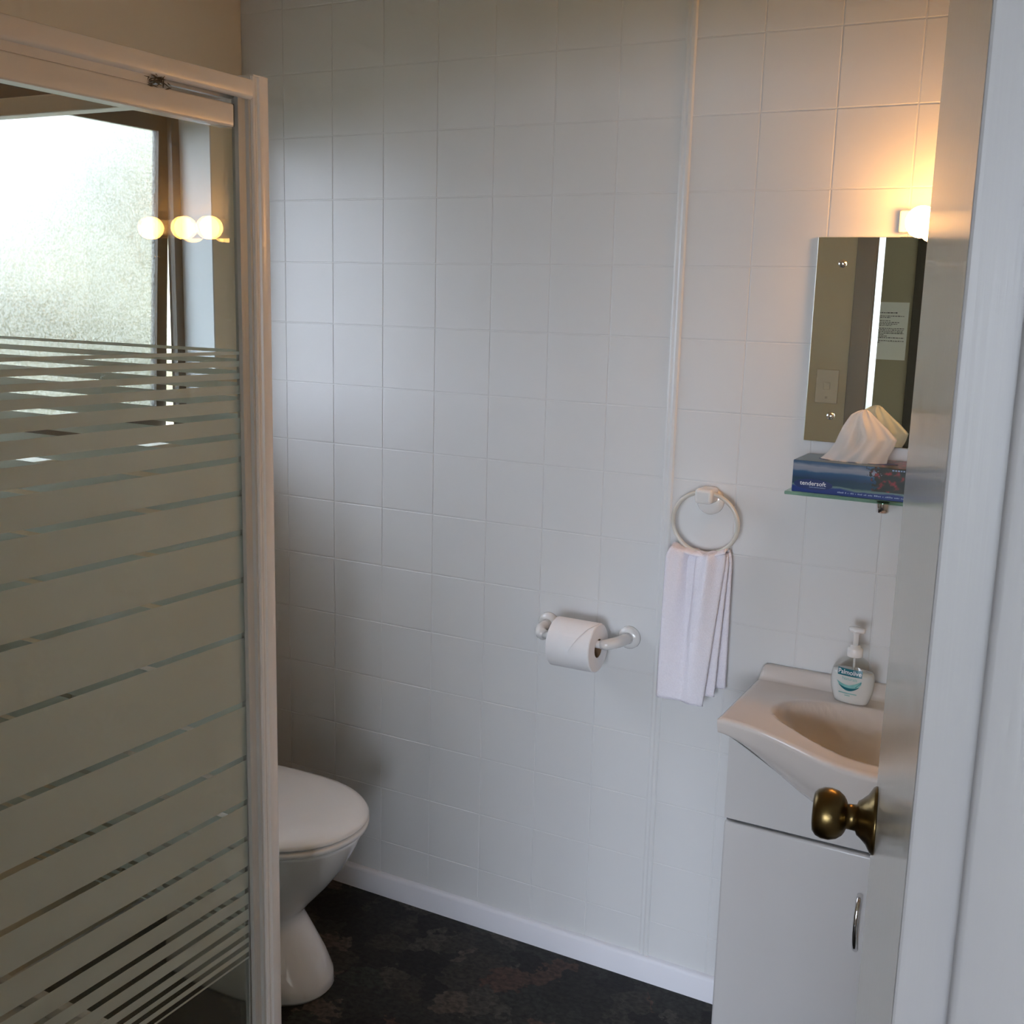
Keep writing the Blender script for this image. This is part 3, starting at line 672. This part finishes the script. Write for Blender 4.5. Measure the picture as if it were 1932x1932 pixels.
# ------------------------------------------------------------------ mirror, lamp, shelf, tissues
mir = tag(empty('mirror', (1.60, 0, 1.51)), 'frameless wall mirror held by domed screws above the shelf', 'mirror')
mb = rel(box('mirror_glass', (1.340, -0.0085, 1.310), (1.860, -0.0035, 1.712), MIRROR, None, 0.0012, 1), mir)
for sx in (1.391, 1.809):
    for sz in (1.363, 1.661):
        rel(lathe('screw', [(0, 0.0080), (0.001, 0.0080), (0.0035, 0.0068), (0.0050, 0.0040), (0.0055, 0.0)], (sx, -0.0085, sz), (0, -1, 0), CHROME, None, 20), mir)
lamp = tag(empty('wall_lamp', (1.64, 0, 1.738)), 'lit three-globe vanity light bar above the mirror', 'lamp')
rel(box('base_plate', (1.493, -0.026, 1.7185), (1.800, -0.0012, 1.7590), PLAST, None, 0.003), lamp)
for gx in (1.5435, 1.630, 1.747):
    rel(lathe('lamp_holder', [(0, 0.016), (0.030, 0.016)], (gx, -0.026, 1.7335), (0, -1, 0), PLAST, None, 20), lamp)
    prof_ = [(0.029*(1-math.cos(PI*k/18)), 0.029*math.sin(PI*k/18)) for k in range(19)]
    rel(lathe('globe', prof_, (gx, -0.055, 1.7335), (0, -1, 0), GLOBE, None, 28), lamp)
shelf = tag(empty('glass_shelf', (1.60, 0, 1.22)), 'green-edged glass shelf below the mirror', 'shelf')
rel(box('shelf_glass', (1.341, -0.133, 1.2170), (1.860, -0.004, 1.2235), SHELFG, None, 0.001, 1), shelf)
for bx in (1.522, 1.70):
    rel(lathe('bracket', [(0.0, 0.0125), (0.004, 0.0125), (0.021, 0.0116), (0.0225, 0.0095)], (bx, -0.098, 1.2172), (0, 0, -1), CHROME, None, 24), shelf)
    rel(tube('bracket_arm', [(bx, -0.0012, 1.2085), (bx, -0.098, 1.2085)], 0.006, CHROME, None, 12), shelf)
BX0, BY0, BZ0, BL, BD, BH = 1.3535, -0.128, 1.2240, 0.236, 0.113, 0.0615
tb = tag(empty('tissue_box', (BX0, BY0, BZ0)), 'blue printed tissue box standing on the glass shelf', 'tissue box')
cb = box('carton', (0, 0, 0), (BL, BD, BH), CARTON, tb, 0.0008, 1)
slot = []
for k in range(32):
    t = 2*PI*k/32; slot.append((BL*0.47+0.075*math.cos(t), BD*0.47+0.024*math.sin(t)))
prism('slot_rim', slot, BH, BH+0.0006, NAVYP, tb)
# printed logo: dark ellipse, name, small lines
def ellipse_plate(name, cx, cz, rx, rz, y, material, parent, th=0.0002, n=36):
    bm = bmesh.new(); a = [bm.verts.new((cx+rx*math.cos(2*PI*i/n), y, cz+rz*math.sin(2*PI*i/n))) for i in range(n)]; b = [bm.verts.new((v.co.x, y-th, v.co.z)) for v in a]
    for i in range(n): bm.faces.new((a[i], a[(i+1) % n], b[(i+1) % n], b[i]))
    bm.faces.new(b); bm.faces.new(a); bmesh.ops.recalc_face_normals(bm, faces=bm.faces)
    return link(name, to_mesh(bm, name), material, parent)
ellipse_plate('logo_patch', 0.041, 0.0165, 0.037, 0.0105, 0.0, NAVYP, tb)
def letter(body, size, cx, cz, y, material, parent, name='lettering', bold=0.0, sxs=1.0):
    me = text_mesh(body, size, bold); 
    for v in me.vertices: v.co = (cx+v.co.x*sxs, y, cz+v.co.y)
    me.materials.clear(); me.materials.append(material)
    return link(name, me, None, parent)
letter('tendersoft', 0.0118, 0.0405, 0.0180, -0.0004, WHITEP, tb, bold=0.00012, sxs=1.0)
bm = bmesh.new()
x = 0.034
while x < 0.064:
    w = random.uniform(0.0008, 0.0019); bm_box(bm, (x, -0.0004, 0.0104), (x+w, -0.0002, 0.0104+random.uniform(0.0010, 0.0016))); x += w+0.0007
link('small_print', to_mesh(bm, 'small_print'), GREYP, tb)
bm = bmesh.new(); x = 0.088
while x < 0.222:
    w = random.uniform(0.0012, 0.0030); bm_box(bm, (x, -0.0003, 0.0050), (x+w, -0.0001, 0.0050+random.uniform(0.0016, 0.0030))); x += w+random.choice((0.0008, 0.0008, 0.003))
link('bottom_print', to_mesh(bm, 'bottom_print'), GREYP, tb)
bm = bmesh.new(); x = 0.185
while x < 0.232:
    w = random.uniform(0.002, 0.004); bm_box(bm, (x, -0.0003, 0.0560), (x+w, -0.0001, 0.0585)); x += w+0.0015
link('top_print', to_mesh(bm, 'top_print'), GREYP, tb)
# tissue sheet: profile polygon given by left/right silhouettes, pleated
ts = tag(empty('tissue', (1.463, -0.075, 1.286)), 'crumpled white tissue pulled up out of the box', 'tissue')
prof_t = [(0.000, -0.071, 0.0555), (0.014, -0.057, 0.0573), (0.027, -0.0488, 0.0640), (0.033, -0.0452, 0.0664), (0.047, -0.0405, 0.0700), (0.0520, -0.0385, 0.0655), (0.0655, -0.0333, 0.0520), (0.0785, -0.0262, 0.0362), (0.0896, -0.0194, 0.0235), (0.0966, -0.0080, 0.0160), (0.0995, 0.0000, 0.0110)]
bm = bmesh.new(); NX = 40; rows = []
def lerp_prof(z):
    for k in range(len(prof_t)-1):
        a, b = prof_t[k], prof_t[k+1]
        if a[0] <= z <= b[0]:
            t = (z-a[0])/(b[0]-a[0]); return a[1]+(b[1]-a[1])*t, a[2]+(b[2]-a[2])*t
    return prof_t[-1][1:]
NZ = 36
def sheet(front):
    rows = []
    for j in range(NZ+1):
        z = prof_t[-1][0]*j/NZ; xl, xr = lerp_prof(z); r = []
        for i in range(NX+1):
            u = i/NX; x = xl+(xr-xl)*u; v = j/NZ
            bulge = math.sin(PI*u)**0.6*(0.022*(1-v)**0.7+0.004)
            pl = 0.0032*math.sin(14*u+3*v+1)+0.0022*math.sin(27*u-5*v)+0.0016*math.sin(9*v+6*u)
            pl *= math.sin(PI*u)**0.5
            y = (-bulge if front else bulge*0.8)+pl*(1 if front else -0.8)+0.006*v
            zz = z-(0.006*(1-v)*math.sin(PI*u) if front else 0)
            r.append(bm.verts.new((1.463+x, -0.075+y, 1.2855+max(zz, 0.0002))))
        rows.append(r)
    for j in range(NZ):
        for i in range(NX): bm.faces.new((rows[j][i], rows[j][i+1], rows[j+1][i+1], rows[j+1][i]))
    return rows
ra = sheet(True); rb = sheet(False)
for i in range(NX): bm.faces.new((ra[NZ][i], ra[NZ][i+1], rb[NZ][i+1], rb[NZ][i]))
bmesh.ops.remove_doubles(bm, verts=bm.verts, dist=0.0002)
rel(link('sheet', to_mesh(bm, 'sheet'), TISSUE, None, True), ts)

# ------------------------------------------------------------------ vanity cabinet
VX0, VX1, VYF = 1.306, 1.904, -0.275
van = tag(empty('vanity_cabinet', (1.605, 0, 0)), 'white vanity cabinet under the washbasin', 'cabinet')
for xa, xb in ((VX0, VX0+0.016), (VX1-0.016, VX1)): rel(box('side_panel', (xa, VYF+0.018, 0.10), (xb, -0.013, 0.744), CABM, None, 0.001, 1), van)
rel(box('back_panel', (VX0+0.016, -0.020, 0.10), (VX1-0.016, -0.013, 0.744), CABM), van)
rel(box('bottom_panel', (VX0+0.016, VYF+0.018, 0.10), (VX1-0.016, -0.020, 0.116), CABM), van)
rel(box('plinth', (VX0+0.01, VYF+0.055, 0.0), (VX1-0.01, -0.013, 0.10), CABM), van)
def gfun(s): s = min(1, abs(s)); return (1+math.cos(PI*s))/2
def apron(x): return 0.126*gfun((x-1.605)/0.319)**0.62
# fascia board, its top edge scribed to the underside of the basin
bm = bmesh.new(); NF = 48; lo_, hi_ = [], []
for k in range(NF+1):
    x = VX0+(VX1-VX0)*k/NF; zt_ = 0.7650-apron(x)
    lo_.append([bm.verts.new((x, y, 0.5905)) for y in (VYF, VYF+0.018)]); hi_.append([bm.verts.new((x, y, max(0.60, zt_))) for y in (VYF, VYF+0.018)])
for k in range(NF):
    bm.faces.new((lo_[k][0], lo_[k+1][0], hi_[k+1][0], hi_[k][0])); bm.faces.new((lo_[k][1], lo_[k+1][1], hi_[k+1][1], hi_[k][1]))
    bm.faces.new((hi_[k][0], hi_[k+1][0], hi_[k+1][1], hi_[k][1])); bm.faces.new((lo_[k][0], lo_[k+1][0], lo_[k+1][1], lo_[k][1]))
for k in (0, NF): bm.faces.new((lo_[k][0], lo_[k][1], hi_[k][1], hi_[k][0]))
bmesh.ops.recalc_face_normals(bm, faces=bm.faces)
rel(link('fascia', to_mesh(bm, 'fascia'), CABM), van)
mid = 1.605
for a, b, hx in ((VX0, mid-0.0015, 1.574), (mid+0.0015, VX1, 1.636)):
    d = rel(box('door', (a, VYF-0.001, 0.105), (b, VYF+0.017, 0.5835), CABM, None, 0.006, 4), van)
    smooth_by_angle(d, 50)
    pts = []
    for k in range(17):
        t = k/16; pts.append((hx+0.0, VYF-0.001-0.026*math.sin(PI*t)**0.6, 0.392+0.112*t))
    h = tube('handle', pts, [0.0055-0.0012*math.sin(PI*k/16) for k in range(17)], CHROME, None, 12)
    h.parent = d; h.matrix_parent_inverse = Matrix.Identity(4)
rel(box('shadow_gap', (VX0+0.002, VYF+0.010, 0.5835), (VX1-0.002, VYF+0.0182, 0.5905), DARK), van)

# ------------------------------------------------------------------ washbasin
BCX, BHW, RZT = 1.605, 0.319, 0.800
bas = tag(empty('washbasin', (BCX, 0, RZT)), 'warm white moulded washbasin with a bowed front', 'washbasin')
def gfun(s): s = min(1, abs(s)); return (1+math.cos(PI*s))/2
def front(s): return -0.298-0.122*gfun(s)
NX, NY = 96, 56; bm = bmesh.new(); G = {}
YB = -0.004
def ztop(x, y, s):
    yf = front(s)
    z = RZT
    u = x/0.238; ym = -0.190
    hf = max(0.02, ym-(yf+0.052)); hb = 0.098
    v = (y-ym)/hb if y > ym else (ym-y)/hf
    r = (abs(u)**2.7+abs(v)**2.7)**(1/2.7)
    if r < 1: 
        k = 1-r; z -= 0.115*(1-(1-min(1, k/0.75))**2.3)
        z -= 0.003*min(1, k/0.05)
    elif r < 1.06: z -= 0.0015*(1.06-r)/0.06
    # upstand along the wall
    if y > -0.028:
        t = min(1, (y+0.028)/0.008); e = min(1, max(0, (0.319-abs(x))/0.010)); z += 0.028*(t*t*(3-2*t))*(e*e*(3-2*e)*0.9+0.1)
    return z
for i in range(NX+1):
    a = -1+2*i/NX; s = math.copysign(abs(a)**0.9, a); x = s*BHW
    for j in range(NY+1):
        v = j/NY; y = YB+(front(s)-YB)*v
        dz_ = 0.0
        e = min((1-abs(s))*BHW, (1-v)*abs(front(s)-YB))
        if e < 0.006: dz_ = -0.0045*(1-math.sqrt(max(0, 1-(1-e/0.006)**2)))
        G[i, j] = bm.verts.new((BCX+x, y, ztop(x, y, s)+dz_))
for i in range(NX):
    for j in range(NY): bm.faces.new((G[i, j], G[i+1, j], G[i+1, j+1], G[i, j+1]))
# outer shell: front apron going down and back to the cabinet
K = 12; A = {}
for i in range(NX+1):
    a = -1+2*i/NX; s = math.copysign(abs(a)**0.9, a); x = s*BHW; yf = front(s); D = 0.126*gfun(s)**0.62
    for k in range(1, K+1):
        t = k/K
        if t < 0.3:
            y = yf+0.004*(t/0.3)**2; z = RZT-0.0045-0.026*(t/0.3)
        else:
            q = (t-0.3)/0.7*PI/2
            y = yf+0.004+(abs(yf+0.262)-0.004)*(1-math.cos(q))**0.9
            z = RZT-0.0305-(D+0.004)*math.sin(q)
        A[i, k] = bm.verts.new((BCX+x*(1-0.02*t), y, z))
    A[i, 0] = G[i, NY]
for i in range(NX):
    for k in range(K): bm.faces.new((A[i, k], A[i+1, k], A[i+1, k+1], A[i, k+1]))
# sides and underside
for i0, flip in ((0, 1), (NX, -1)):
    lo = [bm.verts.new((G[i0, j].co.x-0.004*(-1 if i0 == 0 else 1), max(G[i0, j].co.y, -0.262), RZT-0.034)) for j in range(NY+1)]
    for j in range(NY): bm.faces.new((G[i0, j], G[i0, j+1], lo[j+1], lo[j]))
bmesh.ops.recalc_face_normals(bm, faces=bm.faces)
rel(link('basin', to_mesh(bm, 'basin'), BASINM, None, True), bas)
rel(lathe('drain', [(0, 0.021), (0.002, 0.021), (0.003, 0.017), (0.0015, 0.012), (0.001, 0.0)], (BCX, -0.19, RZT-0.1165), (0, 0, 1), CHROME), bas)
tap = tag(empty('tap', (BCX, -0.055, RZT)), 'chrome mixer tap at the back of the washbasin', 'tap')
rel(lathe('tap_body', [(0, 0.024), (0.004, 0.024), (0.010, 0.019), (0.070, 0.018), (0.085, 0.016), (0.090, 0.0)], (BCX, -0.058, RZT+0.0006), (0, 0, 1), CHROME), tap)
rel(tube('spout', [(BCX, -0.060, RZT+0.045), (BCX, -0.10, RZT+0.062), (BCX, -0.145, RZT+0.060), (BCX, -0.160, RZT+0.045)], [0.012, 0.011, 0.010, 0.010], CHROME), tap)
rel(tube('lever', [(BCX, -0.058, RZT+0.090), (BCX, -0.052, RZT+0.108), (BCX, -0.030, RZT+0.118)], [0.009, 0.007, 0.005], CHROME), tap)

# ------------------------------------------------------------------ soap dispenser
SXP, SYP = 1.4895, -0.072
soap = tag(empty('soap_dispenser', (SXP, SYP, RZT+0.0008)), 'clear pump bottle of milky soap with teal label beside the basin', 'soap dispenser')
soap.rotation_euler = (0, 0, math.radians(-8))
bprof = [(0.0000, 0.0300, 0.0150), (0.0015, 0.0335, 0.0175), (0.005, 0.0355, 0.0190), (0.014, 0.0385, 0.0205), (0.028, 0.0425, 0.0215), (0.042, 0.0440, 0.0220), (0.056, 0.0435, 0.0218), (0.068, 0.0405, 0.0210), (0.078, 0.0355, 0.0198), (0.086, 0.0285, 0.0180), (0.0915, 0.0205, 0.0160), (0.095, 0.0150, 0.0140), (0.100, 0.0132, 0.0132)]
def bdim(z):
    for k in range(len(bprof)-1):
        a, b = bprof[k], bprof[k+1]
        if a[0] <= z <= b[0]:
            t = (z-a[0])/(b[0]-a[0]); return a[1]+(b[1]-a[1])*t, a[2]+(b[2]-a[2])*t
    return bprof[-1][1:]
def bring(z, off=0.0, n=56):
    w, d = bdim(z); w -= off; d -= off; r = []
    for i in range(n):
        t = 2*PI*i/n; c, s = math.cos(t), math.sin(t)
        r.append((w*math.copysign(abs(c)**0.85, c), d*math.copysign(abs(s)**0.85, s), z))
    return r
zs = [0, 0.0015, 0.005, 0.010, 0.018, 0.028, 0.036, 0.044, 0.052, 0.060, 0.068, 0.074, 0.079, 0.084, 0.088, 0.0915, 0.094, 0.097, 0.100]
loft('bottle', [bring(z) for z in zs], CLEARP, soap)
loft('liquid', [bring(z, 0.0012) for z in [0.0015, 0.005, 0.010, 0.018, 0.028, 0.036, 0.044, 0.052, 0.060, 0.066]], LIQUID, soap)
lathe('collar', [(0.096, 0.0150), (0.097, 0.0158), (0.112, 0.0152), (0.1135, 0.0142), (0.114, 0.0105), (0.118, 0.0098), (0.119, 0.0062)], (0, 0, 0), (0, 0, 1), PLAST, soap, 28)
lathe('stem', [(0.118, 0.0058), (0.140, 0.0058), (0.146, 0.0085), (0.150, 0.0100), (0.1515, 0.0)], (0, 0, 0), (0, 0, 1), PLAST, soap, 24)
loft('pump_head', [[(x, y*wf, 0.1500+z) for x, y, z in ((xx, -0.0085, -0.004), (xx, 0.0085, -0.004), (xx, 0.0095, 0.001), (xx, 0.006, 0.0045+zt), (xx, -0.006, 0.0045+zt), (xx, -0.0095, 0.001))] for xx, wf, zt in ((-0.0155, 0.35, -0.001), (-0.011, 0.8, 0), (-0.002, 1.0, 0.0008), (0.008, 1.0, 0.0004), (0.015, 0.7, 0), (0.0165, 0.4, -0.001))], PLAST, soap)
tube('dip_tube', [(0, 0, 0.096), (0.001, 0, 0.05), (0.003, 0, 0.01)], 0.0022, PLAST, soap, 8)
def bfront(x, z, off):
    w, d = bdim(z); f = min(0.999, abs(x)/w)
    return -(d*(1-f**(2/0.85))**0.425) - off
def conform(me, off, name, material):
    for v in me.vertices:
        x, z = v.co.x, v.co.y; v.co = (x, bfront(x, z, off), z)
    me.materials.clear(); me.materials.append(material)
    return link(name, me, None, soap)
def grid_mesh(x0, x1, z0, z1, nx=24, nz=8, f=None):
    bm = bmesh.new(); G = {}
    for i in range(nx+1):
        for j in range(nz+1):
            u, v = i/nx, j/nz
            if f: x, z = f(u, v)
            else: x, z = x0+(x1-x0)*u, z0+(z1-z0)*v
            G[i, j] = bm.verts.new((x, z, 0))
    for i in range(nx):
        for j in range(nz): bm.faces.new((G[i, j], G[i+1, j], G[i+1, j+1], G[i, j+1]))
    return to_mesh(bm, 'print')
conform(grid_mesh(-0.0245, 0.0245, 0.0590, 0.0735), 0.0004, 'label_band', TEALP)
def dense(me):
    bm = bmesh.new(); bm.from_mesh(me); bmesh.ops.triangulate(bm, faces=bm.faces); bm.to_mesh(me); bm.free(); return me
def text_at(body, size, cx, cz, bold=0.0, sxs=1.0):
    me = dense(text_mesh(body, size, bold))
    for v in me.vertices: v.co = (v.co.x*sxs+cx, v.co.y+cz, 0)
    return me
conform(text_at('Palmolive', 0.0132, 0.0, 0.0664, 0.0001, 0.93), 0.0008, 'lettering', WHITEP)
conform(text_at('Naturals', 0.0088, 0.001, 0.0535, 0.0, 1.0), 0.0006, 'lettering', TEALL)
def swoosh(u, v):
    x = -0.0245+0.049*u; c = (2*u-1)
    zb = 0.0285+0.0175*c*c; zt = zb+0.011*(1-c*c)+0.001+0.006*max(0, c)
    return x, zb+(zt-zb)*v
conform(grid_mesh(0, 0, 0, 0, 32, 6, swoosh), 0.0004, 'leaf_swoosh', TEALL)
def swoosh2(u, v):
    x = -0.020+0.041*u; c = (2*u-1)
    zb = 0.0292+0.0100*c*c; zt = zb+0.0052*(1-c*c)+0.0006
    return x, zb+(zt-zb)*v
conform(grid_mesh(0, 0, 0, 0, 32, 6, swoosh2), 0.0007, 'leaf_swoosh', TEALP)
def petal(u, v):
    a = 0.013+0.0105*u; return a+0.002*v, 0.0385+0.0115*u+0.0014*(v-0.5)*math.sin(PI*u)
conform(grid_mesh(0, 0, 0, 0, 12, 3, petal), 0.0010, 'leaf_stem', TEALP)
conform(grid_mesh(-0.020, 0.017, 0.0225, 0.0243, 20, 2), 0.0004, 'small_print', TEALL)
conform(grid_mesh(-0.007, 0.004, 0.0180, 0.0196, 8, 2), 0.0004, 'small_print', TEALL)

# ------------------------------------------------------------------ light switch and notice (seen in the mirror)
sw = tag(empty('light_switch', (0.988, YD, 1.300)), 'white light switch plate beside the doorway, seen in the mirror', 'light switch')
rel(box('plate', (0.949, YD, 1.242), (1.026, YD+0.009, 1.359), PLAST, None, 0.002), sw)
rel(box('rocker', (0.977, YD+0.009, 1.290), (0.999, YD+0.013, 1.314), PLAST, None, 0.0015), sw)
rel(box('screw_cover', (0.984, YD+0.009, 1.258), (0.992, YD+0.0098, 1.266), CHANP), sw)
no = tag(empty('paper_notice', (0.79, BY, 1.455)), 'white printed paper notice on the bedroom wall, seen in the mirror', 'notice')
rel(box('sheet', (0.675, BY, 1.308), (0.888, BY+0.0012, 1.605), PAPER), no)
bm = bmesh.new()
def line(x0, x1, z, h=0.0042):
    x = x0
    while x < x1:
        w = random.uniform(0.004, 0.014); bm_box(bm, (x, BY+0.0012, z), (min(x+w, x1), BY+0.0018, z+h*random.uniform(0.7, 1.0))); x += w+0.003
line(0.730, 0.832, 1.548, 0.006)
for z, a, b in ((1.532, 0.698, 0.868), (1.524, 0.698, 0.800), (1.508, 0.698, 0.728), (1.508, 0.745, 0.80), (1.499, 0.745, 0.845), (1.491, 0.745, 0.835), (1.483, 0.745, 0.81), (1.468, 0.700, 0.872), (1.460, 0.700, 0.872), (1.452, 0.700, 0.865), (1.444, 0.700, 0.872), (1.436, 0.700, 0.77), (1.428, 0.700, 0.79), (1.420, 0.700, 0.875), (1.412, 0.70, 0.75), (1.404, 0.70, 0.878), (1.395, 0.70, 0.755)):
    line(a, b, z)
rel(link('print_lines', to_mesh(bm, 'print_lines'), INK), no)

# ------------------------------------------------------------------ outdoors
struct(box('ground', (-16, -24, -0.30), (16, 10, -0.16), GRASS), 'lawn outside')
def bush(name, cx, cy, r, h, label, seedv):
    rnd = random.Random(seedv); bm = bmesh.new()
    bmesh.ops.create_icosphere(bm, subdivisions=4, radius=1.0)
    ph = [rnd.uniform(0, 6.28) for _ in range(6)]
    for v in bm.verts:
        d = v.co.copy(); k = 1+0.10*math.sin(5*d.x+ph[0])*math.sin(6*d.y+ph[1])+0.08*math.sin(11*d.z+ph[2]+4*d.x)+0.06*math.sin(17*d.y+ph[3])*math.sin(15*d.z+ph[4])
        v.co = Vector((cx+d.x*r*k, cy+d.y*r*k, h/2-0.16+d.z*h/2*k))
    o = link(name, to_mesh(bm, name), HEDGE, None, True)
    return tag(o, label, 'bush', 'garden bushes outside the window')
bush('garden_bush', -3.5, 2.95, 1.25, 2.9, 'tall green garden bush nearest the bathroom window', 1)
bush('garden_bush', -6.3, 1.0, 1.15, 2.2, 'green garden bush left of the tall one beyond the bathroom window', 2)
bush('garden_bush', -7.2, 4.6, 1.6, 2.6, 'broad green garden bush farthest behind the others', 3)
fn = tag(empty('timber_fence', (-10.5, 0, -0.16)), 'reddish timber fence far beyond the bathroom window', 'fence')
for k in range(40):
    rel(box('paling', (-10.53, -1+k*0.25, -0.16), (-10.50, -1+k*0.25+0.235, 1.35), FENCE), fn)
bpy.context.view_layer.update()
